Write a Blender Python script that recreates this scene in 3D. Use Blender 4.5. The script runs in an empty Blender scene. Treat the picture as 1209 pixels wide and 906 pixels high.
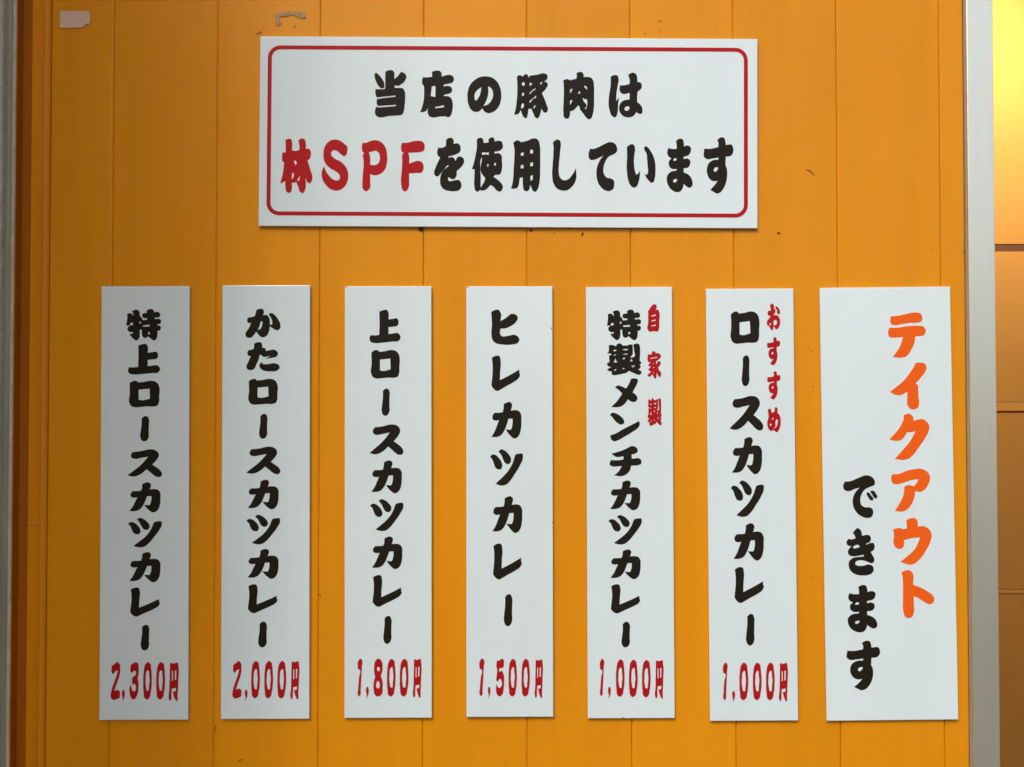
import bpy, bmesh, math, random
from mathutils import Matrix, Vector, Euler
random.seed(7)
S = bpy.context.scene
COL = S.collection
R = math.radians

# ------------------------------------------------------------------ camera
CAM_H = 1.60                                   # eye height above the pavement
W, H, F = 1209.0, 906.0, 1000.0                # photograph size and focal length in its pixels
cam_d = bpy.data.cameras.new('camera')
cam = bpy.data.objects.new('camera', cam_d); COL.objects.link(cam)
cam_d.sensor_width = 36; cam_d.lens = 36*F/W
cam_d.clip_start = .02; cam_d.clip_end = 600
CE = Euler((R(90+0.992), R(0.003), R(-0.107)))
cam.location = (0, -1.0, CAM_H); cam.rotation_euler = CE
S.camera = cam
CM = CE.to_matrix()

# ------------------------------------------------------------------ sky, sun, exposure
SUN_EL, SUN_AZ = R(48), R(-29.5)                 # azimuth measured from the wall's normal, towards the left
world = bpy.data.worlds.new('World'); S.world = world; world.use_nodes = True
wn = world.node_tree; bg = wn.nodes['Background']
sky = wn.nodes.new('ShaderNodeTexSky'); sky.sky_type = 'NISHITA'; sky.sun_disc = False
sky.sun_elevation = SUN_EL; sky.air_density = 0.75; sky.dust_density = 4.5; sky.ozone_density = 0.5
sdir = Vector((math.sin(SUN_AZ)*math.cos(SUN_EL), -math.cos(SUN_AZ)*math.cos(SUN_EL), math.sin(SUN_EL)))
sky.sun_rotation = math.atan2(sdir.x, sdir.y)
wn.links.new(sky.outputs[0], bg.inputs[0]); bg.inputs[1].default_value = 0.15
sun_d = bpy.data.lights.new('sun', 'SUN'); sun_d.energy = 0.75; sun_d.angle = R(12); sun_d.color = (1, .985, .96)
sun = bpy.data.objects.new('sun', sun_d); COL.objects.link(sun)
sun.rotation_euler = sdir.to_track_quat('Z', 'Y').to_euler(); sun.location = sdir*10
S.view_settings.view_transform = 'Standard'; S.view_settings.look = 'None'
S.view_settings.exposure = 0.46; S.view_settings.gamma = 1.0

# ------------------------------------------------------------------ helpers
def at(px, py, y=0.0):
    """point of the plane at depth y that the photograph shows at (px, py)"""
    d = CM @ Vector((px-W/2, H/2-py, -F))
    t = (1.0+y)/d.y
    return Vector((d.x*t, y, CAM_H+d.z*t))

def link(o, parent=None):
    COL.objects.link(o)
    if parent: o.parent = parent
    return o

def tag(o, label=None, cat=None, group=None, kind=None):
    for k, v in (('label', label), ('category', cat), ('group', group), ('kind', kind)):
        if v: o[k] = v
    return o

def empty(name, loc, label, cat, group=None):
    o = bpy.data.objects.new(name, None); o.empty_display_size = .05; o.location = loc
    link(o); return tag(o, label, cat, group)

def from_bm(name, bm, mat, parent=None, smooth=False):
    me = bpy.data.meshes.new(name); bm.to_mesh(me); bm.free()
    if mat: me.materials.append(mat)
    if smooth: me.polygons.foreach_set('use_smooth', [True]*len(me.polygons))
    return link(bpy.data.objects.new(name, me), parent)

def box_bm(x0, x1, y0, y1, z0, z1, bevel=0, seg=2, bm=None):
    b = bmesh.new()
    bmesh.ops.create_cube(b, size=1, matrix=Matrix.Translation(((x0+x1)/2, (y0+y1)/2, (z0+z1)/2)) @ Matrix.Diagonal((x1-x0, y1-y0, z1-z0, 1)))
    if bevel: bmesh.ops.bevel(b, geom=b.edges[:], offset=bevel, segments=seg, affect='EDGES', profile=.5)
    if bm is None: return b
    me = bpy.data.meshes.new('t'); b.to_mesh(me); b.free(); bm.from_mesh(me); bpy.data.meshes.remove(me)
    return bm

def profile_bm(pts, z0, z1, cuts=1, wob=0.0):
    """closed x,y outline (counter-clockwise from above) swept upward, edges slightly uneven"""
    bm = bmesh.new(); rows = []
    for k in range(cuts+1):
        z = z0+(z1-z0)*k/cuts
        rows.append([bm.verts.new((x+random.uniform(-wob, wob), y+random.uniform(-wob, wob)*.5, z)) for x, y in pts])
    n = len(pts)
    for k in range(cuts):
        for i in range(n):
            j = (i+1) % n
            bm.faces.new((rows[k][i], rows[k][j], rows[k+1][j], rows[k+1][i]))
    bm.faces.new(rows[0][::-1]); bm.faces.new(rows[-1])
    bmesh.ops.recalc_face_normals(bm, faces=bm.faces[:])
    return bm

# ------------------------------------------------------------------ materials
def material(name, col, rough=.5, metal=0.0, spec=.5, mottle=0.0, mscale=(6, 6, 6), bump=0.0, bscale=900, bdist=.0002,
             specks=0.0, speckcol=(.05, .03, .01, 1), rvar=0.0, coat=0.0, big_bump=0.0, streak=0):
    m = bpy.data.materials.new(name); m.use_nodes = True
    nt = m.node_tree; N = nt.nodes; L = nt.links; b = N['Principled BSDF']
    b.inputs['Roughness'].default_value = rough; b.inputs['Metallic'].default_value = metal
    b.inputs['Specular IOR Level'].default_value = spec
    b.inputs['Coat Weight'].default_value = coat; b.inputs['Coat Roughness'].default_value = .12
    tc = N.new('ShaderNodeTexCoord'); geo = N.new('ShaderNodeNewGeometry')
    base = N.new('ShaderNodeRGB'); base.outputs[0].default_value = (*col, 1); cur = base.outputs[0]
    if mottle:
        mp = N.new('ShaderNodeMapping'); mp.inputs['Scale'].default_value = mscale; L.new(geo.outputs['Position'], mp.inputs[0])
        nz = N.new('ShaderNodeTexNoise'); nz.inputs['Scale'].default_value = 1; nz.inputs['Detail'].default_value = 6
        nz.inputs['Roughness'].default_value = .6; L.new(mp.outputs[0], nz.inputs['Vector'])
        mr = N.new('ShaderNodeMapRange'); mr.inputs[1].default_value = .3; mr.inputs[2].default_value = .7
        mr.inputs[3].default_value = 1-mottle; mr.inputs[4].default_value = 1+mottle; L.new(nz.outputs[0], mr.inputs[0])
        mx = N.new('ShaderNodeVectorMath'); mx.operation = 'SCALE'; L.new(cur, mx.inputs[0]); L.new(mr.outputs[0], mx.inputs['Scale'])
        cur = mx.outputs[0]
    if streak:                                   # board-to-board differences and a little dust grime
        oi = N.new('ShaderNodeObjectInfo'); mr = N.new('ShaderNodeMapRange'); mr.inputs[3].default_value = .965; mr.inputs[4].default_value = 1.035
        L.new(oi.outputs['Random'], mr.inputs[0])
        mx = N.new('ShaderNodeVectorMath'); mx.operation = 'SCALE'; L.new(cur, mx.inputs[0]); L.new(mr.outputs[0], mx.inputs['Scale']); cur = mx.outputs[0]
        nz = N.new('ShaderNodeTexNoise'); nz.inputs['Scale'].default_value = 170; nz.inputs['Detail'].default_value = 4; L.new(geo.outputs['Position'], nz.inputs['Vector'])
        n2 = N.new('ShaderNodeTexNoise'); n2.inputs['Scale'].default_value = 7; n2.inputs['Detail'].default_value = 3; L.new(geo.outputs['Position'], n2.inputs['Vector'])
        mu = N.new('ShaderNodeMath'); mu.operation = 'MULTIPLY'; L.new(nz.outputs[0], mu.inputs[0]); L.new(n2.outputs[0], mu.inputs[1])
        mr = N.new('ShaderNodeMapRange'); mr.inputs[1].default_value = .30; mr.inputs[2].default_value = .46; mr.inputs[3].default_value = 0; mr.inputs[4].default_value = .13
        L.new(mu.outputs[0], mr.inputs[0])
        mx = N.new('ShaderNodeMixRGB'); L.new(mr.outputs[0], mx.inputs[0]); L.new(cur, mx.inputs[1]); mx.inputs[2].default_value = (.45, .20, .02, 1); cur = mx.outputs[0]
    if specks:
        nz = N.new('ShaderNodeTexNoise'); nz.inputs['Scale'].default_value = 260; nz.inputs['Detail'].default_value = 2
        L.new(geo.outputs['Position'], nz.inputs['Vector'])
        mr = N.new('ShaderNodeMapRange'); mr.inputs[1].default_value = .70; mr.inputs[2].default_value = .76
        mr.inputs[3].default_value = 0; mr.inputs[4].default_value = specks; L.new(nz.outputs[0], mr.inputs[0])
        mx = N.new('ShaderNodeMixRGB'); L.new(mr.outputs[0], mx.inputs[0]); L.new(cur, mx.inputs[1]); mx.inputs[2].default_value = speckcol
        cur = mx.outputs[0]
    L.new(cur, b.inputs['Base Color'])
    if rvar:
        nz = N.new('ShaderNodeTexNoise'); nz.inputs['Scale'].default_value = 14; nz.inputs['Detail'].default_value = 5
        L.new(geo.outputs['Position'], nz.inputs['Vector'])
        mr = N.new('ShaderNodeMapRange'); mr.inputs[1].default_value = .3; mr.inputs[2].default_value = .7
        mr.inputs[3].default_value = rough-rvar; mr.inputs[4].default_value = rough+rvar; L.new(nz.outputs[0], mr.inputs[0])
        L.new(mr.outputs[0], b.inputs['Roughness'])
    nrm = None
    for s, d, st in ((bscale, bdist, bump), (22, .002, big_bump)):
        if st:
            nz = N.new('ShaderNodeTexNoise'); nz.inputs['Scale'].default_value = s; nz.inputs['Detail'].default_value = 3
            L.new(geo.outputs['Position'], nz.inputs['Vector'])
            bp = N.new('ShaderNodeBump'); bp.inputs['Strength'].default_value = st; bp.inputs['Distance'].default_value = d
            L.new(nz.outputs[0], bp.inputs['Height'])
            if nrm: L.new(nrm, bp.inputs['Normal'])
            nrm = bp.outputs[0]
    if nrm: L.new(nrm, b.inputs['Normal'])
    return m

M_ORANGE = material('orange_paint', (.745, .285, .004), .40, spec=.22, mottle=.06, mscale=(16, 16, 2.2), streak=1, bump=.5, bscale=700, bdist=.00025, rvar=.08, big_bump=.22)
M_STRIP = material('orange_trim_paint', (.78, .275, .004), .42, spec=.25, mottle=.06, mscale=(30, 30, 4), bump=.5, bscale=700, bdist=.0003)
M_INNER = material('warm_wall_paint', (.78, .36, .075), .6, spec=.25, mottle=.03, mscale=(9, 9, 9), bump=.3, bscale=500, bdist=.0003)
M_BROWN = material('brown_joint', (.20, .075, .03), .6, mottle=.1, mscale=(40, 40, 40))
M_WHITE = material('white_sign_plastic', (.72, .845, .85), .13, spec=.5, mottle=.025, mscale=(14, 14, 5), bump=.15, bscale=300, bdist=.0001, rvar=.06, big_bump=.05)
M_BLACK = material('black_ink', (.016, .013, .008), .5, spec=.12, mottle=.06, mscale=(60, 60, 60))
M_RED = material('red_ink', (.43, .008, .010), .5, spec=.15, mottle=.04, mscale=(60, 60, 60))
M_ORINK = material('orange_ink', (.86, .125, .008), .5, spec=.15, mottle=.03, mscale=(60, 60, 60))
M_ALU = material('satin_aluminium', (.96, .95, .76), .36, metal=.9, mottle=.03, mscale=(60, 60, 5), bump=.25, bscale=600, bdist=.0002)
M_ALUOLD = material('weathered_aluminium', (.37, .365, .26), .5, metal=.1, mottle=.12, mscale=(120, 120, 12), bump=.6, bscale=300, bdist=.0005)
M_SEAL = material('beige_sealant', (.33, .225, .125), .6, mottle=.08, mscale=(80, 80, 60), bump=.5, bscale=250, bdist=.0006)
M_LIP = material('beige_edge', (.62, .56, .40), .6, mottle=.2, mscale=(200, 200, 60), bump=.8, bscale=250, bdist=.0008, specks=.6, speckcol=(.20, .17, .12, 1))
M_PLASTER = material('rough_plaster', (.60, .55, .42), .85, mottle=.12, mscale=(60, 60, 30), bump=1, bscale=160, bdist=.002, specks=.8, speckcol=(.12, .10, .08, 1))
M_CONC = material('cream_render', (.84, .64, .23), .85, mottle=.12, mscale=(5, 5, 5), bump=.8, bscale=120, bdist=.002)  # cream set to bounce warm light from the unseen left wall
M_PAVE = material('paving_concrete', (.075, .073, .066), .85, mottle=.15, mscale=(3, 3, 3), bump=.8, bscale=90, bdist=.003)
M_RECESS = material('shaded_orange_paint', (.47, .14, .005), .55, spec=.2, mottle=.06, mscale=(60, 60, 6))  # orange paint in shade, with the shade put into its base colour
M_DARK = material('dark_brown_paint', (.10, .05, .025), .7)  # dark so the unseen alcove linings bounce less light
M_PAPER = material('old_tape', (.72, .50, .38), .7, mottle=.06, mscale=(150, 150, 150), bump=.5, bscale=400, bdist=.0003)
M_GLUE = material('adhesive_residue', (.40, .23, .10), .6, mottle=.35, mscale=(260, 260, 260), bump=.5, bscale=300, bdist=.0006)
M_SCR = material('scratch', (.30, .10, .010), .6)
M_HOLE = material('hole_black', (.012, .010, .008), .7)

# ------------------------------------------------------------------ ground
bm = bmesh.new()
bmesh.ops.create_grid(bm, x_segments=8, y_segments=8, size=250)
g = from_bm('pavement', bm, M_PAVE); tag(g, 'grey concrete pavement in front of the shop', kind='structure')

# ------------------------------------------------------------------ board wall
ZT, ZB = 3.0, 0.004
wall = empty('board_wall', (0, 0, 0), 'orange painted wall of vertical boards carrying all the white signs', 'wall')
seams = [-.4706+.1226*i for i in range(9)]
edges = [-.5452]+seams+[.5392]
for i in range(len(edges)-1):
    a, b = edges[i]+.0003, edges[i+1]-.0003
    cl = random.uniform(.0006, .0011); cr = random.uniform(.0007, .0012)
    if i == 0: cr = .0019
    if i == 1: cr = .0014
    if i == 2: cr = .0013
    off = random.uniform(-.0003, .0003)
    p = [(a, .012), (a, off+cl*1.5), (a+cl*.6, off+cl*.35), (a+cl*1.6, off), (b-cr*1.6, off), (b-cr*.6, off+cr*.35), (b, off+cr*1.2), (b, .0019), (b+.0018, .0019), (b+.0018, .0026), (b, .0026), (b, .012)]
    if i == len(edges)-2:
        p = p[:4]+[(b-.0022, off), (b-.0009, off+.0003), (b-.0002, off+.0012), (b, .012)]
    from_bm('board', profile_bm(p, ZB, ZT, 140, .00013), M_ORANGE, wall)
from_bm('backing', box_bm(-.640, .5392, .0155, .20, ZB, ZT), M_BROWN, wall)
# rounded bead and flat trim on the left edge
bead = [(-.5525, .012), (-.5525, .0005), (-.5519, -.0030), (-.5508, -.0040), (-.5490, -.0030), (-.5472, -.0014), (-.5462, -.0002), (-.5456, .0022), (-.5456, .012)]
from_bm('corner_bead', profile_bm(bead, ZB, ZT, 60, .0001), M_STRIP, wall, True)
from_bm('edge_trim', profile_bm([(-.5703, .012), (-.5703, .0045), (-.5697, .0038), (-.5527, .0038), (-.5527, .012)], ZB, ZT, 40, .0001), M_STRIP, wall)
from_bm('recess_strip', box_bm(-.5874, -.5600, .0125, .0150, ZB, ZT), M_RECESS, wall)

# aluminium channel at far left
fr = empty('metal_channel', (-.60, 0, 0), 'thin weathered grey aluminium channel down the left edge of the wall', 'metal frame')
def addp(name, o, mat, wob=.00012, sm=False):
    q = from_bm(name, profile_bm([(x+.60, y) for x, y in o], ZB, ZT, 120, wob), mat, fr, sm); return q
addp('lip', [(-.5906, .012), (-.5906, .0002), (-.5902, -.0008), (-.5872, -.0008), (-.5867, .0002), (-.5867, .012)], M_LIP)
addp('inner_lining', [(-.5866, .0123), (-.5866, .0004), (-.5856, .0004), (-.5856, .0123)], M_RECESS)
addp('channel', [(-.6016, .012), (-.6016, .0040), (-.5975, .0032), (-.5950, .0045), (-.5907, .0045), (-.5907, .012)], M_ALUOLD)
addp('outer_lip', [(-.6088, .012), (-.6088, -.0010), (-.6078, -.0020), (-.6024, -.0018), (-.6018, -.0008), (-.6018, .012)], M_PLASTER, .0003)

# unseen wall added left of the frame, sized to shade the boards
from_bm('unseen_side_wall', box_bm(-.95, -.6095, -.58, .20, ZB, ZT, .004), M_CONC)
tag(bpy.data.objects['unseen_side_wall'], 'unseen cream wall added at the left to shade and warm the boards', 'wall')

# right: sealant, aluminium post, recessed wall
post = empty('corner_post', (.558, 0, 0), 'satin grey metal post between the orange boards and the lit alcove', 'post')
from_bm('sealant', profile_bm([(-.0186, .012), (-.0186, .0008), (-.0170, .0013), (-.0156, .0004), (-.0156, .012)], ZB, ZT, 160, .00014), M_SEAL, post)
from_bm('post_body', box_bm(-.0154, .0162, -.0008, .012, ZB, ZT, .0009, 2), M_ALU, post)
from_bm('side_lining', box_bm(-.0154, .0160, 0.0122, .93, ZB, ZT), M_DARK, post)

D = .90
alc = empty('alcove_wall', (.90, D, 0), 'orange panelled wall inside the alcove, glowing yellow under its lamp', 'wall')
def zz(py): return at(1190, py, D).z
X0, X1 = .5745-.90, 1.18-.90
def slab(name, z0, z1, y0, mat, bev=.0008, parent=alc):
    return from_bm(name, box_bm(X0, X1, y0, .03, z0, z1, bev), mat, parent)
slab('wall_panel', zz(288.5), ZT, 0, M_INNER)
slab('joint_strip', zz(297), zz(288.6), .0015, M_BROWN, 0)
slab('wall_panel', zz(475)+.0003, zz(297.2), 0, M_INNER)
slab('wall_panel', zz(696)+.0003, zz(486)-.0003, 0, M_INNER)
slab('wall_panel', ZB, zz(701.5)-.0003, 0, M_INNER)
def moulding(zt, zb, dep):
    bm = bmesh.new(); pr = [(.03, zb), (-dep*.15, zb), (-dep, zb+.0015), (-dep*.35, zt-.0005), (0.0, zt), (.03, zt)]
    a = [bm.verts.new((X0, y, z)) for y, z in pr]; b = [bm.verts.new((X1, y, z)) for y, z in pr]
    for i in range(len(pr)):
        j = (i+1) % len(pr); bm.faces.new((a[i], a[j], b[j], b[i]))
    bm.faces.new(a[::-1]); bm.faces.new(b); bmesh.ops.recalc_face_normals(bm, faces=bm.faces[:])
    return from_bm('moulding', bm, M_INNER, alc)
moulding(zz(475.5), zz(486), .0028)
moulding(zz(696.5), zz(701.3), .0012)
from_bm('added_return_wall', box_bm(1.182-.90, 1.35-.90, -.90, .03, ZB, ZT), M_DARK, alc)  # unseen wall run forward to keep daylight out of the alcove
from_bm('added_ceiling_panel', box_bm(X0, 1.18-.90, -1.45, -.001, 2.80, 2.83), M_INNER, alc)  # unseen panel, extended forward as an eave to block high sky

fw = from_bm('added_front_wall', box_bm(.72, 2.6, -.03, .0, ZB, ZT, .002), M_CONC)  # added out of view; narrows the opening to cut daylight in the alcove
tag(fw, 'unseen cream wall added right of the alcove opening to block daylight', 'wall')
# lamp above the alcove wall (its glow is what the photograph shows)
LX, LY, LZ = 1.02, .37, 2.57
lamp = empty('alcove_lamp', (LX, LY, LZ), 'small warm downlight above the alcove, just out of the picture', 'lamp')
bm = bmesh.new()
bmesh.ops.create_cone(bm, cap_ends=False, segments=32, radius1=.038, radius2=.030, depth=.05, matrix=Matrix.Translation((0, 0, .045)))
bmesh.ops.create_cone(bm, cap_ends=True, segments=32, radius1=.030, radius2=.030, depth=.012, matrix=Matrix.Translation((0, 0, .077)))
from_bm('lamp_shade', bm, M_ALU, lamp, True)
bm = bmesh.new(); bmesh.ops.create_uvsphere(bm, u_segments=20, v_segments=12, radius=.017, matrix=Matrix.Translation((0, 0, .045)))
mb = bpy.data.materials.new('bulb_glow'); mb.use_nodes = True
pb = mb.node_tree.nodes['Principled BSDF']; pb.inputs['Emission Color'].default_value = (1, .80, .38, 1); pb.inputs['Emission Strength'].default_value = 4
from_bm('bulb', bm, mb, lamp, True)
from_bm('bracket', box_bm(-.006, .006, -.006, .006, .083, 2.80-LZ, .001), M_ALU, lamp)
ld = bpy.data.lights.new('alcove_light', 'SPOT'); ld.energy = 33; ld.spot_size = R(106); ld.spot_blend = 1.0; ld.color = (1, .93, .80); ld.shadow_soft_size = .012
lo = bpy.data.objects.new('alcove_light', ld); lo.location = (LX, LY, LZ+.012); lo.rotation_euler = (R(52), 0, 0); COL.objects.link(lo)

# ------------------------------------------------------------------ across the street (unseen, added for reflections in the boards and signs)
M_TAN = material('tan_facade', (.36, .28, .18), .8, mottle=.15, mscale=(1, 1, 1))
M_PANE = material('window_glass', (.03, .035, .04), .08, spec=.6)
M_POLE = material('white_painted_steel', (.80, .80, .78), .4)
opp = empty('reflection_building', (-7.0, -7.2, 0), 'unseen tan two storey building added behind the camera for its reflection', 'building')
from_bm('wall', box_bm(-7, 5.55, -5, 0, 0.004, 5.6), M_TAN, opp)
from_bm('roof', box_bm(-7.2, 5.7, -5.2, .15, 5.603, 5.75), M_CONC, opp)
for zf in (1.0, 3.6):
    for k in range(6):
        wx = -6.2+k*1.85
        fr2 = from_bm('window', box_bm(wx, wx+1.2, .002, .06, zf, zf+1.2, .01), M_POLE, opp)
        from_bm('pane', box_bm(wx+.06, wx+1.14, .062, .066, zf+.06, zf+1.14), M_PANE, fr2)
pole = from_bm('streak_pole', profile_bm([(-2.05+.075*math.cos(t), -5.6+.075*math.sin(t)) for t in [k*math.tau/16 for k in range(16)]], .004, 6.2), M_POLE)  # added to make a bright streak in the sign gloss
tag(pole, 'unseen white pole added behind the camera for a reflected streak', 'pole')

# ------------------------------------------------------------------ lettering outlines (traced, in tenths of a pixel; '.' = corner)
G = {}
def glyph(ch, ox, oy, sc, data): G[ch] = (ox, oy, sc, data)
S10, S20 = 10.067, 20.133
glyph('当', 430, 70, S10, "250 150. 290 133 335 135 355 155 358 185 358 238. 400 200 435 152. 475 165 500 205 490 245 445 295 400 318 368 312. 358 328. 370 345. 420 342 460 350 482 385 487 450 482 540 470 620 455 655 430 668. 300 675 160 684 138 665 128 630 132 595 148 562. 165 575. 370 560. 380 550 372 543. 170 558. 155 545 148 515 153 473. 175 470. 365 448. 375 440 365 433. 150 455. 137 430 132 395 133 358. 165 358 240 358. 250 345. / 135 165 170 185 215 240 240 300 235 340 205 348 175 325 145 275 125 215 122 185")
glyph('店', 430, 70, S10, "805 150. 850 138 895 140 918 165 920 208. 960 195 1020 188 1055 205 1067 240 1050 275 1010 290 945 303. 945 325. 990 318 1030 330 1046 365 1030 400 990 415 948 425. 945 440. 985 440 1025 455 1048 500 1052 570 1040 640 1015 685 985 688 970 680. 900 682 800 690 770 675 757 645 755 585. 735 615 705 628 665 632. 685 580 705 500 712 420 710 320. 690 295 687 255 697 215. 740 218 806 210. / 803 322. 848 318. 845 450. 790 440. 798 380 / 843 570. 947 548. 950 572. 845 585.")
glyph('の', 540, 70, S10, "335 205 400 215 460 255 505 330 522 420 515 500 480 580 420 630 365 642 325 625 295 585. 265 615 220 628 175 610 135 550 120 470 122 390 150 310 210 245 270 213 / 285 332. 245 360 210 405 203 450 220 492 250 460 275 400 / 365 322. 400 345 422 390 425 430 405 490 360 540 310 558. 345 490 368 400")
glyph('豚', 540, 70, S10, "707 208. 745 190 775 208. 815 178 840 195 852 222. 865 195. 950 185 1035 170 1065 185 1073 215 1055 250 1030 268. 1060 275 1075 305 1060 340 1005 405. 1030 460 1060 540 1075 590 1070 620 1050 638 1028 630 1000 592. 985 650 965 695 950 705 930 695 905 650 880 590. 845 592. 835 660 815 703 790 690 765 645 752 605. 735 640 715 655 675 660. 690 600 705 500 712 400 712 300 / 778 275 795 280 788 318 775 315 / 780 398 790 400 788 430 772 440 768 420 / 780 525 785 530 778 580 760 585 758 560 / 858 278. 892 292. 862 322. / 925 345. 928 362. 895 380. 862 418. 856 405. 890 370. / 935 432. 935 462. 905 468. 862 522. 856 500. 900 465. / 930 545. 920 580. 905 585. 905 565. / 1010 268. 1008 285. 990 305. 983 285.")
glyph('肉', 650, 70, S10, "152 252. 200 238 235 252. 270 242 305 235. 312 210 308 165. 350 152 385 165 395 190 392 215. 440 212 480 220 505 250 517 320 517 450 515 580 500 660 475 710 455 714 430 700 390 650 345 590. 350 580. 332 548. 300 580 265 612 232 618. 228 670 210 705 185 708 160 690 152 640 155 500 158 350 / 232 362. 262 350. 250 385. 232 408. / 345 375. 355 410. 325 410. / 232 490. 262 488. 250 515. 232 545. / 400 320 425 325 435 345 435 365. 415 345 / 380 460. 405 475 435 480. 432 560 420 590 400 590. 425 570 420 530 400 510")
glyph('は', 650, 70, S10, "715 208. 760 190 795 195 808 225 800 310 785 400 780 500. 800 470 812 455. 805 520 800 600 790 660 765 692 735 680 705 620 690 540 695 440 715 300 / 922 190. 960 165 1005 168 1025 195 1032 235 1032 275. 1065 275 1085 310 1075 355 1035 385. 1030 440 1030 512. 1060 535 1085 570 1092 615 1085 645 1060 652 1018 630. 995 665 950 690 900 690 850 665 820 620 815 570 835 520 880 488 938 480. 940 400. 900 412 850 410 828 390 820 355 828 310. 870 312 940 295. 940 240 / 905 562 935 568 935 590 915 612 885 608 878 590")
glyph('林', 320, 150, S10, "168 160. 205 142 238 148 248 175 248 280. 290 285 335 275. 335 220 322 160. 365 137 395 145 410 180 412 262. 445 258 468 285 474 330 462 375 435 400. 450 450 475 530 492 590 485 640 462 672 438 662 412 605. 415 680 405 750 378 788 350 775 325 715 300 655. 275 665 248 665. 250 730 240 770 210 785 185 770 172 720 170 645. 150 655 110 675. 130 600 145 520 155 425. 135 405 130 370 135 303. 172 303. 172 220 / 268 410. 290 400 303 420 295 460. / 252 545. 270 550. 268 590 245 628. 248 590 / 345 580. 340 620. 325 645. 312 635. 325 610")
glyph('S', 320, 150, S10, "765 150 820 165 870 200 905 235 905 290 895 330 875 348 830 325 780 285 745 278 718 300 715 330 750 370 830 415 885 470 915 540 915 620 890 690 840 740 780 758 720 745 660 700 615 630 602 560 612 505 630 468. 650 520 690 580 740 625 785 637 815 620 815 575 770 530 700 490 650 440 625 380 622 310 640 230 685 175 725 155")
glyph('P', 420, 150, S10, "82 190. 120 190 180 165 235 158 300 180 350 240 372 330 370 430 345 510 290 560 230 575 172 562. 172 650 165 735 122 765 85 735 80 680 85 560 92 400 82 335. 100 318. 78 290 72 250 75 215 / 155 305. 200 292 240 285 270 305 285 350 280 410 250 448 215 455 172 450. 172 370 165 330")
glyph('F', 420, 150, S10, "550 190. 600 190 700 168 760 165 800 180 818 235 805 285 770 298 680 305 625 308. 635 350 637 435. 680 420 740 405 780 415 805 455 802 510 780 545 740 548 635 552. 635 640 630 720 610 755 580 767 555 745 543 700 548 500 552 400 548 330. 570 312. 545 290 538 250 542 215")
glyph('を', 500, 150, S10, "270 150. 310 130 345 138 360 170 355 205. 400 195 430 215 442 255 430 300 390 325 300 350. 298 370. 340 358 365 375 378 405. 395 375 412 352. 450 355 480 385 480 425 450 475 395 525. 392 580 370 615 340 622 305 600. 298 600 295 630 300 642. 330 645 390 630 425 635 448 670 448 715 425 750 370 765 300 760 240 740 208 700 198 640 205 580 240 515 305 460. 290 458 250 500 200 560 165 590 135 575 128 530 145 480 180 400 198 362. 170 340 163 300 175 245. 215 250 265 230.")
glyph('使', 500, 150, S10, "632 150. 670 128 700 138 712 165 715 190. 745 188 775 182. 770 150. 800 128 825 125 842 145 845 172. 890 165 920 170 942 210 935 260 910 280 845 295. 845 320. 890 312 920 330 932 400 932 500 915 555 890 572 865 568 830 590. 870 620 920 665 943 705 935 745 905 770 870 755 830 710 795 690. 760 730 720 755 670 752. 650 770 640 770 620 760 605 710 605 600 607 505. 575 503. 595 440 620 330 635 230 / 697 302. 740 305 778 302. 775 335. 745 328 695 335. / 692 362. 697 370. 692 400 694 560 720 590 735 615. 715 665 678 722. 680 600 676 480 680 390 / 755 445. 775 440. 772 470. 758 475. / 850 425 862 440 858 455 848 462")
glyph('用', 540, 150, S10, "663 190. 700 162 735 165 752 182. 830 165 900 138 940 140 965 165 980 220 985 330 985 480 982 600 970 690 945 755 922 773 900 760 880 720 868 690. 860 720 845 755 820 765 795 755 780 700 778 600. 742 605. 730 680 710 725 680 735 637 732. 655 670 665 580 670 480 678 350 675 240 / 755 310. 790 302. 785 340. 755 345. / 868 272. 898 270. 898 315. 862 315. / 755 455. 785 450. 785 492. 752 492. / 868 425. 900 422. 898 465. 865 468. / 868 580. 898 575. 895 625. 870 642.")
glyph('し', 650, 150, S10, "28 185. 75 152 110 160 122 200 115 280 108 360 100 440 98 540 115 605 150 633 205 625 250 580 280 535 302 492. 305 540 307 600 290 660 245 720 190 755 140 757 80 735 35 670 20 590 25 450 35 300 35 230")
glyph('て', 650, 150, S10, "468 260. 510 262 560 245 640 205 710 180 760 195 790 245 785 300 750 325 690 355 650 415 630 480 632 550 665 600 720 615 745 630 757 680 745 735 705 762 650 755 590 705 555 630 545 550 555 470 585 400 628 340. 580 365 520 390 480 393 455 365 453 320")
glyph('い', 650, 150, S10, "908 240. 940 215 970 205 995 220 1005 260 995 340 992 430 1000 510 1018 572. 1045 550 1063 515. 1060 590 1045 660 1020 710 990 722 955 700 925 640 910 560 905 480 910 350 / 1115 245 1132 230 1152 240 1192 290 1227 360 1245 440 1247 520 1239 610 1222 655 1202 665 1172 645 1137 600 1115 555. 1142 572. 1157 540 1155 480 1149 400 1142 320")
glyph('ま', 760, 150, S10, "385 165. 430 140 460 145 475 180 480 232. 530 222 560 245 560 290 540 330 475 355. 475 385. 520 375 550 400 552 440 530 480 475 492. 475 540. 520 560 560 600 578 650 575 700 550 723 510 710 475 675. 465 720 435 765 390 775 340 755 295 705 275 640 280 580 320 535 390 520. 390 500. 340 500 310 480 297 440 305 400 330 375. 300 355 282 325 282 290 295 248. 330 262 392 262. 392 220 / 370 372 392 375. 388 400. 352 405. 355 385 / 375 620 395 622 385 650 365 662 350 650 355 630")
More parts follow.
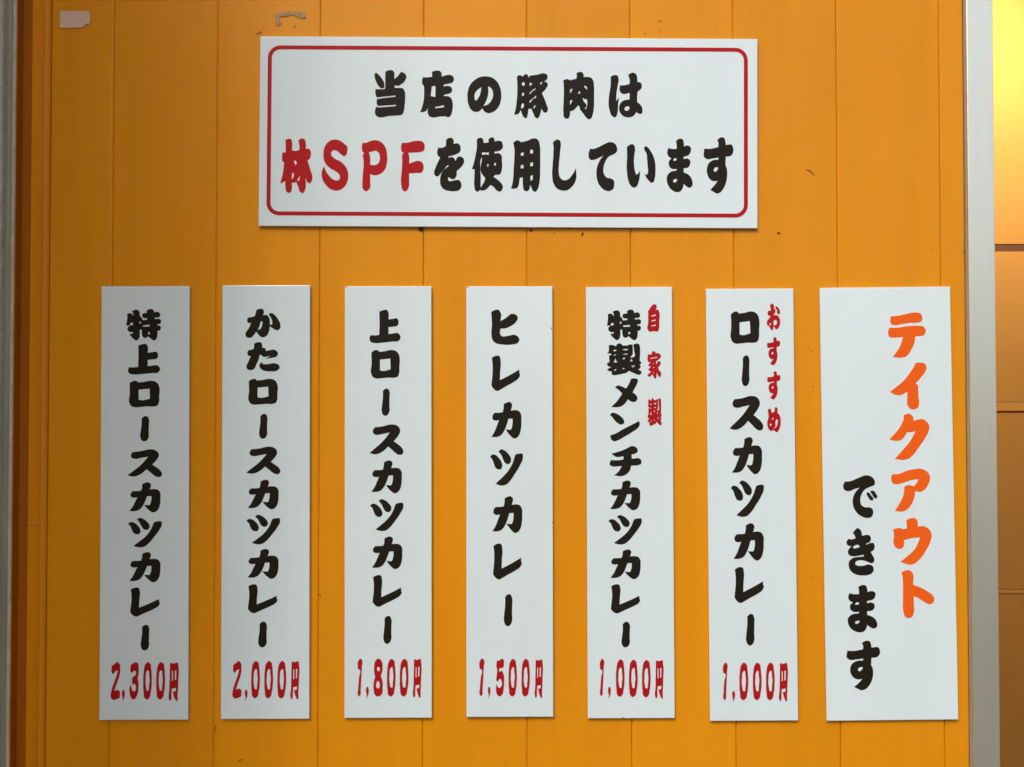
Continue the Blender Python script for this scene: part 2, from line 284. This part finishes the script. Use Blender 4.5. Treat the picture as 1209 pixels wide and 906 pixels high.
glyph('す', 760, 150, S10, "875 155. 920 125 955 130 970 165 978 218. 1010 210 1045 212 1065 255 1062 305 1040 340 975 355. 972 450. 988 500 992 570 980 650 950 725 905 780 870 792 835 775 790 748. 830 705 880 640. 830 645 785 620 755 560 752 490 780 425 830 395 888 390. 888 365. 820 375 745 380 715 350 715 310 722 258. 780 262 888 240. 888 190 / 860 480 882 485 872 515 850 535 832 520 838 495")
glyph('特', 110, 360, S10, "460 78. 500 60 535 65 552 95 552 130. 578 158 586 182. 640 178. 638 158. 600 158 583 140 583 115 600 100. 640 95. 632 70. 680 50 710 58 725 90. 770 85 792 105 790 140 730 155. 735 172. 780 168 805 185 800 220 760 235. 765 250. 795 250 805 275 790 305 765 310. 765 350 755 400 725 425 690 405 650 375. 630 392 605 392 590 380 578 330 578 295. 555 295. 555 350 545 400 515 425 480 405 450 375 432 345. 470 345. 475 325. 430 322 410 300 412 270 430 250 475 240. 470 212. 450 215 435 240 392 250. 400 200 405 150 402 108. 440 100 465 115 468 135. 475 110 / 552 200 568 205 560 225 / 590 245. 670 238. 672 258. 592 262. / 655 325. 675 325. 672 350. 650 350.")
glyph('上', 110, 360, S10, "535 485. 590 468 630 468 645 490 648 570. 700 565 750 560 772 600 760 635 700 650 648 655. 648 730. 700 725 760 720 790 745 795 775 770 805 700 812 560 825 480 828 430 815 415 785 428 742. 480 745 535 740. 538 600")
glyph('ロ', 110, 440, S10, "432 125. 480 100 520 105 530 118. 600 112 680 98 730 105 770 135 787 180 785 280 780 360 765 390 735 402 650 403 560 410 490 412 450 395 432 365 435 250 / 540 205. 670 192. 675 312. 560 328 540 322.")
glyph('ー', 110, 440, S10, "575 545. 610 520 640 522 660 550 662 620 660 700 660 770 640 805 610 818 580 808 562 775 565 700 575 620")
glyph('ス', 110, 520, S10, "468 140. 560 130 680 108 730 115 770 145 780 185 760 225 702 290. 750 320 800 360 820 400 805 430 770 437 730 420 680 380 635 345. 590 385 540 415 490 430 408 418. 470 370 570 290 655 195. 570 210 490 220 455 205 448 180")
glyph('カ', 110, 520, S10, "583 520. 620 505 660 502 685 525 680 560 670 585. 720 580 770 590 797 625 800 680 795 760 775 820 745 850 710 858 670 835 605 768. 640 770 670 770 685 740 692 700 692 663. 640 665. 620 720 590 780 540 830 510 840 430 843. 470 790 500 730 525 678. 480 682 445 665 445 635 470 605. 520 605 570 600. 580 560")
glyph('ツ', 110, 600, S10, "412 190. 440 168 480 172 520 200 555 245 562 280 545 308 515 312 485 300 460 260 440 215 / 515 138. 545 118 590 128 640 165 668 205 665 240 635 260 600 250 570 210 545 165 / 722 168. 770 158 810 162 815 195 780 270 720 350 660 420 610 458 565 468 478 452. 540 405 620 340 680 265")
glyph('レ', 110, 680, S10, "445 160. 500 140 540 145 552 180 548 300 545 380. 620 350 700 315 785 275. 785 310 792 325 775 360 720 395 620 440 520 487. 480 475 440 435. 442 410 450 350 455 240")
glyph('2', 110, 765, S10, "222 215 250 195 285 170 310 190 320 250 310 340 280 430 252 515. 290 502 315 515 320 560 312 598 295 606 230 615 212 590 212 540 225 480 260 380 282 310 285 270 265 280 230 310 218 290 218 250")
glyph(',', 110, 765, S10, "358 500 372 520 375 565 360 615 345 640. 350 600 342 560 342 525")
glyph('3', 110, 765, S10, "445 210 480 180 505 170 530 190 540 240 538 310 528 360. 538 410 538 480 525 560 500 605 475 615 450 590 435 540 432 480 448 430. 455 470 470 510 490 520 505 500 505 455 495 430 465 440. 462 390 470 350 500 325 508 300 502 275 485 275 455 298 442 270 442 240")
glyph('0', 110, 765, S10, "645 170 683 195. 693 290 697 400 685 530 665 600 640 615 615 600 600 530 595 400 600 280 620 195 / 648 268 665 330 665 440 645 510 628 460 625 350 632 290")
glyph('円', 110, 765, S10, "912 185. 935 178 940 188. 970 182 1000 175 1012 220 1012 400 1005 540 990 632 970 600 945 515. 968 522 985 500 982 478. 935 488. 930 560 920 625 912 630 902 610 905 500 910 300 / 935 275. 948 272. 947 390. 935 392. / 972 270. 988 265. 985 380. 970 382.")
glyph('1', 540, 765, S10, "265 165 300 128 318 150 315 220 308 350 300 500 295 560 283 575 268 560 268 480 278 350 283 258 270 252 262 220")
glyph('5', 540, 765, S10, "468 155. 500 150 535 130 552 150 553 195 545 235 510 240. 498 255 498 285. 525 275 548 310 556 400 550 490 535 555 505 578 475 560 460 500 462 430. 475 455 500 478 520 460 525 400 505 370 480 400 465 390 465 350 472 260 465 230")
glyph('8', 400, 765, S10, "468 130 500 145 515 175 520 240 515 290 500 330. 520 400 522 470 505 560 470 580 435 565 415 500 413 420 432 345. 420 290 420 220 435 155 / 468 228 488 250 485 265 470 280 455 262 455 240 / 465 395 485 430 485 460 465 485 445 460 447 425")
glyph('か', 250, 360, S10, "527 65. 570 48 605 52 620 80 608 125. 650 122 680 150 690 190 692 235. 715 235 720 225. 715 180 690 135 675 110. 710 98 745 120 790 175 815 230 812 280 780 303 740 290 690 255. 680 320 650 370 605 388 570 370 530 318. 500 360 470 390 440 393 405 372 402 345 440 280 470 215. 435 215 420 190 430 152. 470 148 510 135. 522 100 / 585 195. 600 200 598 240 580 285 545 300. 565 260 578 215")
glyph('た', 250, 360, S10, "503 460. 550 445 585 448 600 480 598 510. 630 515 645 550. 690 540 745 535 780 560 787 590 765 618 720 630 635 645. 670 625 695 605. 650 618 610 618 590 600 570 595. 560 640 530 710 500 765 460 777 425 765 412 740 430 690 465 610. 435 605 422 580 435 540. 470 535 495 528. 502 500 / 595 682. 605 700 660 705 760 698 800 720 808 745 780 780 700 792 640 788 590 765 567 730 575 700")
glyph('ヒ', 540, 360, S10, "402 85. 450 62 490 62 512 90 513 195. 570 160 635 108. 690 115 718 155 700 200 640 250 560 282 513 282. 510 350 525 370 600 370 690 360 725 385 737 420 715 455 660 470 520 470 455 455 415 410 405 360 410 240")
glyph('メ', 690, 430, S10, "555 175. 600 170 635 185 630 225 600 285 572 338. 610 365 630 405 615 440 580 452 545 440 517 418. 480 470 430 505 390 513 318 510. 380 450 450 352. 420 320 362 275. 400 255 440 265 495 290. 530 235")
glyph('ン', 690, 430, S10, "302 605. 330 580 370 585 430 620 470 670 472 700 440 720 400 705 360 670 330 630 / 310 845. 360 830 450 780 650 678. 658 720 640 755 580 800 480 860 400 905 350 917 318 895 308 865")
glyph('チ', 690, 480, S10, "322 560. 400 540 480 510 560 470. 600 478 630 505 630 540 605 560 562 570. 562 622. 600 618 650 618 678 650 670 685 640 697 555 705. 540 760 500 805 450 828 352 820. 400 780 445 710. 400 712 330 712 303 695 303 665 318 637. 400 640 462 632. 465 592. 420 600 370 598 345 580")
glyph('自', 690, 350, S10, "770 160. 795 120 825 95 855 105 860 130 845 160. 880 162 890 185 890 300 885 390 875 415 860 420. 820 415 775 420 760 410 758 300 757 170. / 795 232. 850 215. 848 230. 797 242. / 795 290. 848 275. 846 290. 797 300. / 795 350. 848 335. 846 350. 797 358.")
glyph('家', 745, 405, S20, "405 268. 450 278 495 265. 500 220 545 198 575 215 590 250. 650 245 695 270 710 320 695 365 650 400 600 440. 595 480 605 510. 625 460 660 435 695 445 708 485 690 535 645 590. 670 650 710 700 715 760 700 800 675 812 645 780 612 710. 605 780 595 835 568 850 540 815 510 750. 480 780 445 805 425 805 385 772. 430 730 480 680. 440 665 405 635. 440 600 480 555. 430 560 405 530. 440 490 460 455. 425 460 400 430 392 370 / 455 365. 620 330. 630 350. 460 382. / 515 490. 540 487. 520 505. / 525 585. 550 575. 548 600. 530 605. / 525 700. 545 690. 535 725. 525 722.")
glyph('製', 710, 402, S20, "175 125. 230 108 290 115 325 140. 350 135 360 105. 410 75 470 80 505 125. 560 122 620 125. 680 98 735 108 745 130. 748 250 740 340 695 395. 700 408 760 400. 780 390 778 250 770 160 752 105. 830 78 890 88 915 140 922 250 910 490. 940 510 945 550 905 580. 930 610 925 650 880 700. 930 725 955 760 935 800 890 820 820 800 655 725. 600 770 500 795 380 820 290 828 250 810 245 735. 200 735 130 695. 180 665 240 630. 180 625 140 590 145 545 195 515. 185 440 188 350. 240 345. 235 330 200 312 130 318. 170 270 180 200 / 285 245. 320 222. 360 228. 350 255. 290 260. / 505 235. 530 208. 635 205. 620 238. / 285 350. 350 335. 340 360. 300 362. / 510 338. 540 320. 628 315. 620 338. / 330 430. 355 490. 382 522. 290 525. 315 480. / 505 440. 530 412. 570 412. 560 440. 515 455. / 705 445. 725 460. 745 495. 680 500. / 705 605. 750 605. 800 595. 780 625. 740 640. / 505 655. 560 670. 510 692. / 300 715. 330 690. 362 685. 340 715. 305 725.")
glyph('お', 895, 355, S20, "285 125 320 80 355 78 378 110 380 195. 410 215 412 270 395 315 365 355. 420 345 470 365 510 420 525 500 515 590 485 650 440 685 405 670 380 600. 362 640 355 690 330 708 300 680 260 605. 225 590 210 530 220 480 260 430 300 370. 260 365 235 340 228 290 245 245. 300 240. 300 180 / 400 465 440 480 450 530 430 575 375 588. 368 530 370 480. / 290 535 305 545 300 580 265 580. / 405 175 440 140 480 170 515 230 525 285 510 318 485 328 455 305 450 250 435 205")
glyph('め', 895, 472, S20, "235 250 275 215 305 235 320 290 322 325. 350 305 385 290. 400 245 390 205. 430 178 460 200 468 240 460 310. 500 350 530 420 540 510 535 600 505 700 470 760 435 775 405 755 368 716. 345 735 310 745 265 720 230 650 218 570 230 490 250 430. 250 370 240 300 / 362 425. 365 470. 345 480. 325 465. / 295 570 320 595 300 622 278 600 / 440 465. 462 480 462 560 435 640 370 700. 385 675 415 620 410 550 425 490")
glyph('テ', 1015, 360, S10, "372 135. 450 132 560 108 680 93 725 105 745 150 735 195 700 210 600 215 500 230 420 242 380 232 365 205 365 175 / 355 272. 450 272 560 255 700 250 750 255 782 290 780 335 755 365 720 372 658 375. 655 430 620 520 575 590 535 622 490 630 390 620. 440 555 480 490 515 385. 450 388 390 392 350 378 338 345 342 305")
glyph('イ', 1015, 440, S10, "668 -113. 720 -118 770 -108 795 -65 785 -20 740 45 665 130. 690 150 695 200 697 280 705 360 690 415 640 440 600 430 567 385 563 300 567 225. 530 250 480 270 440 268 358 232. 430 175 520 100 600 0 645 -65")
glyph('ク', 1015, 490, S10, "525 5. 590 -12 630 15 642 70. 700 55 745 50 790 75 830 140 820 190 770 290 700 390 630 480 570 525 525 535 415 523. 500 430 600 310 665 195. 620 205 565 205. 530 260 490 300 445 308 352 292. 420 220 500 110 525 40")
glyph('ア', 1015, 535, S10, "395 250. 450 252 540 220 640 195 740 190 800 220 835 270 835 320 810 385 760 445 710 463 662 452. 650 520 620 600 570 665 530 690 415 690. 460 620 520 500 533 395. 590 382 645 395. 675 360 703 312. 640 318 560 340 480 365 430 372 390 355 375 310 380 275")
glyph('ウ', 1015, 595, S10, "555 192. 600 175 650 168 680 190 695 272. 750 265 800 280 845 330 857 385 840 450 790 550 720 650 650 710 590 723 540 710 480 690. 570 620 660 530 720 400. 640 405 525 432. 525 500 500 530 465 535 425 515 402 470 408 380 400 305. 450 290 490 290 502 302. 560 295. 562 240")
glyph('ト', 1015, 650, S10, "497 262. 550 238 600 238 630 270 635 410. 720 440 810 490 870 540 885 585 865 630 825 640 780 620 700 570 643 540. 643 640 642 740 620 790 580 805 540 790 520 740 515 600 515 400 508 300")
glyph('で', 970, 550, S10, "275 190. 340 185 440 145 540 115 600 135 635 190 630 225 580 250 520 280 475 340 460 410 475 470 520 495 580 498 605 520 612 560 595 605 550 622 480 605 410 550 375 480 370 410 400 320 455 260. 400 275 310 303 270 285 257 245 / 540 318 560 320 590 355 615 395 605 415 585 412 555 375 535 335 / 590 298 620 300 650 340 663 370 645 392 620 375 600 340 582 315")
glyph('き', 970, 620, S10, "372 95. 400 60 430 38 460 55 485 130. 530 118 565 122 588 160 575 200 530 222. 532 235. 580 215 615 215 632 255 620 295 585 322. 605 360 625 405 620 440 595 455 560 445 520 428 450 420 410 435 398 460 425 482 490 485 575 472 605 490 618 530 600 570 550 595 480 600 400 585 345 545 322 490 330 430 370 395 440 380 500 375. 503 355. 440 365 370 372 325 355 312 320 330 280 355 255. 310 240 297 210 320 165. 360 172 405 158. 395 125 / 375 262 390 248 440 240 452 258 420 272 380 275")

def contour(toks):
    P = []
    for i in range(0, len(toks)-1, 2):
        P.append((float(toks[i]), float(toks[i+1].rstrip('.')), toks[i+1].endswith('.')))
    n = len(P); out = []
    def tan(i):
        a, b, c = P[i-1], P[i], P[(i+1) % n]
        if b[2]: return None
        u = Vector((b[0]-a[0], b[1]-a[1])); v = Vector((c[0]-b[0], c[1]-b[1]))
        lu, lv = u.length or 1, v.length or 1
        t = (u/lu*lv + v/lv*lu); return t.normalized() if t.length else v.normalized()
    for i in range(n):
        a, b = P[i], P[(i+1) % n]; p0 = Vector(a[:2]); p3 = Vector(b[:2]); L = (p3-p0).length
        ta, tb = tan(i), tan((i+1) % n)
        p1 = p0+(ta if ta else (p3-p0).normalized())*L*.36
        p2 = p3-(tb if tb else (p3-p0).normalized())*L*.36
        k = 1 if (ta is None and tb is None) else (6 if L > 28 else 4)
        for s in range(k):
            t = s/k; q = p0*(1-t)**3+p1*3*t*(1-t)**2+p2*3*t*t*(1-t)+p3*t**3
            out.append((q.x, q.y))
    return out

GM = {}
def glyph_mesh(ch, mat):
    """unit-box mesh of one character (x right, y up, shared between its repeats) and its traced box"""
    key = (ch, mat.name)
    if key in GM: return GM[key]
    ox, oy, sc, data = G[ch]
    cs = [contour(c.split()) for c in data.split('/')]
    xs = [p[0] for c in cs for p in c]; ys = [p[1] for c in cs for p in c]
    x0, x1, y0, y1 = min(xs), max(xs), min(ys), max(ys)
    cu = bpy.data.curves.new('c', 'CURVE'); cu.dimensions = '2D'; cu.fill_mode = 'BOTH'; cu.extrude = .00007
    for c in cs:
        sp = cu.splines.new('POLY'); sp.points.add(len(c)-1); sp.use_cyclic_u = True
        for i, (x, y) in enumerate(c): sp.points[i].co = ((x-x0)/(x1-x0)-.5, .5-(y-y0)/(y1-y0), 0, 1)
    o = bpy.data.objects.new('t', cu)
    me = bpy.data.meshes.new_from_object(o); me.name = 'character'
    bpy.data.objects.remove(o); bpy.data.curves.remove(cu)
    me.materials.clear(); me.materials.append(mat)
    GM[key] = (me, (ox+x0/sc, oy+y0/sc, ox+x1/sc, oy+y1/sc)); return GM[key]

TH = .0026                                       # thickness of the sign boards
GAP = .0014                                      # they sit on thin tape pads
YF = -(TH+GAP)
def sign(name, corners, label, group=None, r=.0006):
    """corners TL TR BR BL in the photograph -> a true rectangle on the wall"""
    tl, tr, br, bl = [at(*c, YF) for c in corners]
    w = ((tr-tl).length+(br-bl).length)/2; h = ((tl-bl).length+(tr-br).length)/2
    c = (tl+tr+br+bl)/4
    ang = (math.atan2((tr-tl).z, (tr-tl).x)+math.atan2((br-bl).z, (br-bl).x)
           + math.atan2(-(tl-bl).x, (tl-bl).z)+math.atan2(-(tr-br).x, (tr-br).z))/4
    rot = Matrix.Rotation(-ang, 4, 'Y')
    base = Vector((c.x, YF, c.z)) - rot.to_3x3() @ Vector((0, 0, h/2))
    root = empty(name, base, label, 'sign', group); root.rotation_euler = (0, -ang, 0)
    root['w'] = 0; del root['w']
    M = Matrix.Translation(base) @ rot
    from_bm('sign_board', box_bm(-w/2, w/2, 0, TH, 0, h, r, 2), M_WHITE, root)
    for zf in (.1, .9):
        from_bm('tape_pad', box_bm(-w*.35, w*.35, TH+.0001, TH+GAP-.00035, h*zf-.012, h*zf+.012), M_PAPER, root)
    return root, M, w, h

def put(sg, ch, mat, box=None, kind='character'):
    root, M, w, h = sg
    me, tb = glyph_mesh(ch, mat); x0, y0, x1, y1 = box or tb
    y = YF-.00008
    a, b = at(x0, (y0+y1)/2, y), at(x1, (y0+y1)/2, y); t, u = at((x0+x1)/2, y0, y), at((x0+x1)/2, y1, y)
    wm = Matrix.Translation(((a.x+b.x)/2, y, (t.z+u.z)/2)) @ Matrix.Rotation(R(90), 4, 'X') @ Matrix.Diagonal(((b.x-a.x), (t.z-u.z), 1, 1))
    o = bpy.data.objects.new(kind, me); o.parent = root; COL.objects.link(o)
    o.matrix_basis = M.inverted() @ wm
    if mat is M_RED and kind == 'character': o['label'] = 'red character'
    if mat is M_ORINK: o['label'] = 'orange character'
    return o

# ------------------------------------------------------------------ the wide sign
big = sign('wide_sign', ((306.3, 42.4), (895.1, 46.7), (893.8, 269.9), (306, 266.9)),
           'wide white sign with red rounded border and two lines of bold writing, top of wall')
for c in '当店の豚肉はを使用しています': put(big, c, M_BLACK)
for c in '林SPF': put(big, c, M_RED)
def ring(sg, x0, y0, x1, y1, th, rad):
    root, M, w, h = sg; y = YF-.0001
    a, b = M.inverted() @ at(x0, y0, y), M.inverted() @ at(x1, y1, y)
    A, B = min(a.x, b.x), max(a.x, b.x); C, Dz = min(a.z, b.z), max(a.z, b.z)
    cu = bpy.data.curves.new('c', 'CURVE'); cu.dimensions = '2D'; cu.fill_mode = 'BOTH'; cu.extrude = .00006
    for off, rr in ((0, rad), (th, rad-th)):
        pts = []
        for (cx, cy, st) in ((B-off-rr, Dz-off-rr, 0), (A+off+rr, Dz-off-rr, 90), (A+off+rr, C+off+rr, 180), (B-off-rr, C+off+rr, 270)):
            for k in range(13):
                t = R(st+90*k/12); pts.append((cx+rr*math.cos(t), cy+rr*math.sin(t)))
        sp = cu.splines.new('POLY'); sp.points.add(len(pts)-1); sp.use_cyclic_u = True
        for i, p in enumerate(pts): sp.points[i].co = (*p, 0, 1)
    o = bpy.data.objects.new('t', cu); me = bpy.data.meshes.new_from_object(o); bpy.data.objects.remove(o)
    me.materials.clear(); me.materials.append(M_RED)
    q = bpy.data.objects.new('border_line', me); COL.objects.link(q); q.parent = root
    q.matrix_basis = Matrix.Translation((0, -.0001, 0)) @ Matrix.Rotation(R(90), 4, 'X')
ring(big, 316.4, 53.7, 883.0, 257.2, .0047, .0150)

# ------------------------------------------------------------------ the upright signs
GRP = 'row of upright white menu signs'
CUR = [  # corners, label, lettering [(char, box)], price [(char, box)], red side lettering
 (((119.2, 338.1), (223.8, 338.1), (222, 850.1), (117.7, 850.6)),
  'upright white menu sign priced 2,300 yen, leftmost in the row',
  [('特', None), ('上', None), ('ロ', None), ('ー', None), ('ス', None), ('カ', None), ('ツ', None),
   ('カ', (152.7, 652, 189.5, 687.7)), ('レ', None), ('ー', (166.1, 737.9, 176.3, 768.2))],
  [('2', None), (',', None), ('3', None), ('0', None), ('0', (184.5, 781.9, 194.9, 826.1)), ('円', None)], []),
 (((262.3, 337.1), (365.9, 337.1), (365.2, 849), (260.9, 849.4)),
  'upright white menu sign priced 2,000 yen, second from the left in the row',
  [('か', None), ('た', None), ('ロ', (293.1, 447.5, 328.1, 478.1)), ('ー', (305.8, 488.8, 315.8, 518.2)), ('ス', (290.7, 527.6, 331.1, 560.1)),
   ('カ', (292.5, 566.5, 329.1, 601.5)), ('ツ', (290.7, 607.9, 330.7, 642.9)), ('カ', (292.3, 648.3, 328.9, 683.6)),
   ('レ', (292.7, 690, 327.5, 724.4)), ('ー', (304.8, 734.1, 315.2, 764.5))],
  [('2', (274.4, 780.7, 285.2, 825)), (',', (289, 814.2, 292.2, 828)), ('0', (296.6, 780.6, 306.9, 824.6)), ('0', (312.1, 780.6, 322.4, 824.6)),
   ('0', (327.5, 780.6, 337.9, 824.8)), ('円', (342.8, 780.7, 353.5, 826.2))], []),
 (((407, 338.1), (509.1, 338.1), (510, 847.7), (406.6, 848.2)),
  'upright white menu sign priced 1,800 yen, third from the left in the row',
  [('上', (436.2, 365.8, 472.9, 405.3)), ('ロ', (437.8, 413.4, 472.1, 447.2)), ('ー', (450.5, 458.9, 460.2, 491.1)), ('ス', (436.2, 501.3, 476.3, 537.3)),
   ('カ', (438.4, 543.8, 474.5, 582.6)), ('ツ', (436.8, 589.5, 476.3, 627.2)), ('カ', (439.1, 633.6, 475.1, 672.1)),
   ('レ', (439.9, 679.1, 474.3, 716.8)), ('ー', (452.5, 727.4, 462.4, 760.3))],
  [('1', (422.1, 777.9, 428, 822.4)), (',', (432, 811, 435.5, 825.3)), ('8', None), ('0', (456.9, 778.1, 467.1, 822.6)), ('0', (472, 778.1, 482.3, 822.6)),
   ('円', (487.4, 778.1, 497.8, 824.3))], []),
 (((550, 338.2), (651.2, 338.2), (654.2, 846.9), (551.1, 846.7)),
  'upright white menu sign priced 1,500 yen, in the middle of the row',
  [('ヒ', None), ('レ', (580.2, 420, 614, 461.9)), ('カ', (580.1, 474.7, 615.7, 518)), ('ツ', (578.5, 530.7, 617.5, 573.5)), ('カ', (581.3, 586, 616.7, 629.4)),
   ('レ', (582.1, 641.9, 616.1, 684.6)), ('ー', (594.8, 701.7, 605, 739.5))],
  [('1', None), (',', (576, 810.7, 579.1, 825.1)), ('5', None), ('0', (600.4, 778.1, 610.3, 822.6)), ('0', (615.7, 778.1, 625.6, 822.6)),
   ('円', (631.1, 778.7, 641.1, 824.6))], []),
 (((690.8, 339), (792.1, 339), (798.2, 848.5), (695, 848.2)),
  'upright white menu sign with three spaced red kanji, priced 1,000 yen, fifth from left',
  [('特', (716.6, 365.7, 757, 401.9)), ('製', None), ('メ', None), ('ン', None), ('チ', None), ('カ', (720.2, 567.5, 756, 602.7)),
   ('ツ', (718.2, 608.3, 757.8, 643.1)), ('カ', (720.6, 648.9, 756.4, 684)), ('レ', (721.2, 690, 755.8, 724.6)), ('ー', (733.7, 734.3, 743.9, 764.5))],
  [('1', (708.1, 778.1, 713.6, 822.1)), (',', (717.8, 811, 721.3, 825.3)), ('0', (727.3, 778.7, 737.5, 822.8)), ('0', (742.6, 779.1, 752.9, 823.2)),
   ('0', (758, 779.4, 768.2, 823.6)), ('円', (773.1, 779.6, 783.6, 825.4))],
  [('自', None), ('家', None), ('製', (764.4, 470.2, 781.3, 503))]),
 (((832.5, 341), (935.5, 341), (943.8, 851.2), (839.5, 851.4)),
  'upright white menu sign with four small red hiragana, priced 1,000 yen, sixth from left',
  [('ロ', (862.4, 367.9, 896.8, 406.1)), ('ー', (875.6, 419.7, 885, 456.1)), ('ス', (861.1, 467.7, 901.1, 508.5)), ('カ', (864.2, 516.2, 899.8, 560.1)),
   ('ツ', (862.8, 567.5, 902, 610.5)), ('カ', (866, 617.9, 901.8, 662)), ('レ', (867.2, 669.7, 901.8, 712.3)), ('ー', (880.7, 725, 890.9, 762.3))],
  [('1', (853.5, 782.6, 859.3, 826.9)), (',', (864.4, 815.8, 868, 829.3)), ('0', (873, 782.6, 883.5, 826.9)), ('0', (888.9, 782.6, 899.2, 826.9)),
   ('0', (904.4, 782.6, 914.7, 826.9)), ('円', (919.5, 782.8, 930.4, 828.5))],
  [('お', None), ('す', (905.6, 398.2, 921.2, 431.5)), ('す', (905.8, 438.7, 921.5, 471.9)), ('め', None)]),
]
SG = []
for cor, lab, txt, price, side in CUR:
    s = sign('menu_sign', cor, lab, GRP); SG.append(s)
    for c, b in txt: put(s, c, M_BLACK, b)
    for c, b in side: put(s, c, M_RED, b)
    for c, b in price: put(s, c, M_RED, b, 'price_character')
tk = sign('takeout_sign', ((967, 340), (1122, 338.6), (1131.5, 850), (977.2, 851.3)),
          'broad upright white sign with large orange lettering, rightmost on the wall', GRP)
for c in 'テイクアウト': put(tk, c, M_ORINK)
for c in 'でき': put(tk, c, M_BLACK)
put(tk, 'ま', M_BLACK, (1000.8, 690.9, 1035.8, 746.8)); put(tk, 'す', M_BLACK, (999.5, 756.7, 1039.2, 815.2))

# ------------------------------------------------------------------ scraps, scratches, holes on the wall
def patch(name, pts, mat, y=-.0006, th=.0002, parent=None):
    bm = bmesh.new(); P = [at(px, py, y) for px, py in pts]
    f = bm.faces.new([bm.verts.new(p) for p in P])
    if f.normal.dot(Vector((0, -1, 0))) < 0 and f.calc_area(): pass
    bm.normal_update()
    if f.normal.y > 0: bmesh.ops.reverse_faces(bm, faces=[f])
    r = bmesh.ops.extrude_face_region(bm, geom=[f])
    vs = [e for e in r['geom'] if isinstance(e, bmesh.types.BMVert)]
    for v in vs: v.co.y -= th
    bmesh.ops.recalc_face_normals(bm, faces=bm.faces[:])
    return from_bm(name, bm, mat, parent)
def z1(l, ox, oy, sc): return [(ox+a/sc, oy+b/sc) for a, b in l]
o = patch('tape_scrap', z1([(712, 134), (790, 137), (870, 131), (960, 136), (1066, 132), (1072, 200), (1068, 284), (1036, 287), (1006, 297), (1002, 328), (930, 331), (820, 336), (716, 335), (713, 240)], 0, 0, S10), M_PAPER, -.0006, .0003)
tag(o, 'torn scrap of pinkish old tape stuck high on the leftmost board', 'tape')
o = patch('glue_mark', z1([(455, 235), (500, 245), (560, 235), (620, 212), (700, 205), (790, 210), (880, 208), (960, 225), (998, 265), (990, 322), (930, 328), (870, 318), (810, 280), (740, 262), (690, 285), (620, 300), (560, 290), (520, 320), (525, 360), (560, 400), (545, 445), (500, 455), (460, 440), (452, 330)], 295, 0, 15.1), M_GLUE, -.0005, .00008)
tag(o, 'brown hook-shaped glue mark on the boards above the wide sign', 'glue mark')
o = patch('glue_mark', z1([(798, 415), (812, 445), (818, 480), (795, 492), (775, 478), (785, 440)], 295, 0, 15.1), M_GLUE, -.0005, .00008)
tag(o, 'tiny brown glue dab just below the hook-shaped glue mark', 'glue mark')

def stroke(pts, w, mat, name='scratch'):
    L, Rr = [], []
    for i, (x, y) in enumerate(pts):
        a = pts[max(i-1, 0)]; b = pts[min(i+1, len(pts)-1)]
        d = Vector((b[0]-a[0], b[1]-a[1])); d.normalize() if d.length else None
        ww = w*(.35+.65*math.sin(math.pi*(i+.5)/len(pts)))
        L.append((x-d.y*ww/2, y+d.x*ww/2)); Rr.append((x+d.y*ww/2, y-d.x*ww/2))
    return patch(name, L+Rr[::-1], mat, -.0005, .00006, wall)
def dot(x, y, rx, ry, mat=M_HOLE, name='nail_hole'):
    pts = [(x+rx*random.uniform(.75, 1.15)*math.cos(t), y+ry*random.uniform(.75, 1.15)*math.sin(t)) for t in [k*math.tau/9 for k in range(9)]]
    return patch(name, pts, mat, -.0005, .00006, wall)
stroke([(302.2, 41.5), (304, 39.3), (306.5, 38.2), (308.8, 37.6)], 1.3, M_SCR)
stroke([(777, 25), (779, 24.3), (780.5, 26.5), (782, 25)], 1.1, M_SCR)
stroke([(779.8, 34), (779, 36.5), (777.8, 39)], .6, M_SCR)
dot(761, 40, 1.0, 1.0, M_SCR)
stroke([(952, 201), (955, 201), (958.3, 203), (961.5, 207.5)], 1.6, M_SCR)
dot(919.3, 275.4, 1.7, 1.6)
dot(497, 270.6, 2.8, 3.2); dot(627, 272.2, 2.2, 1.6); dot(654.5, 275.6, .7, 1.1)
stroke([(688.6, 275), (687.6, 277), (686.8, 278.8)], 1.9, M_HOLE, 'nail_hole')
dot(245.5, 750.5, 1.1, .8, M_SCR)
stroke([(280.8, 900), (282.8, 897.8), (284.5, 897.2), (286.6, 896.4)], 1.3, M_SCR)
stroke([(375, 701.5), (377.3, 702.6), (379, 705)], 1.2, M_SCR)
stroke([(254.4, 856.5), (253.9, 860), (253.8, 864)], 1.4, M_SCR)
dot(955.5, 413, .6, .6, M_SCR); dot(958.5, 415.5, 1.0, .9, M_SCR); dot(960, 456.5, 1.0, .9, M_SCR); dot(942, 631.5, .9, .7, M_SCR)
dot(1137.5, 296.6, .9, 1.2, M_SCR); dot(1101, 294.5, 1.2, .5, M_SCR); dot(828, 844.5, .7, .6, M_SCR)
stroke([(957.5, 682.8), (958.8, 681), (960.5, 682)], .6, M_SCR)
stroke([(30.5, 620.5), (38, 620.8), (46, 620.4)], .6, M_SCR)
dot(406, 863.5, .6, .9, M_SCR)

def chip(sg, px, py, rx, ry):
    pts = [(px+rx*random.uniform(.7, 1.2)*math.cos(t), py+ry*random.uniform(.7, 1.2)*math.sin(t)) for t in [k*math.tau/8 for k in range(8)]]
    o = patch('chip', pts, M_GLUE, YF-.00005, .00005); o.parent = sg[0]; o.matrix_basis = sg[1].inverted()
chip(SG[3], 650.9, 388, .8, 1.5); chip(SG[3], 652.2, 617, .9, .9); chip(SG[4], 735.8, 847.6, 1.2, .6)
chip(SG[2], 408.6, 339, 1.4, .6); chip(SG[3], 552.2, 339.2, 1.8, .6); chip(SG[4], 694.3, 620, .5, .8)
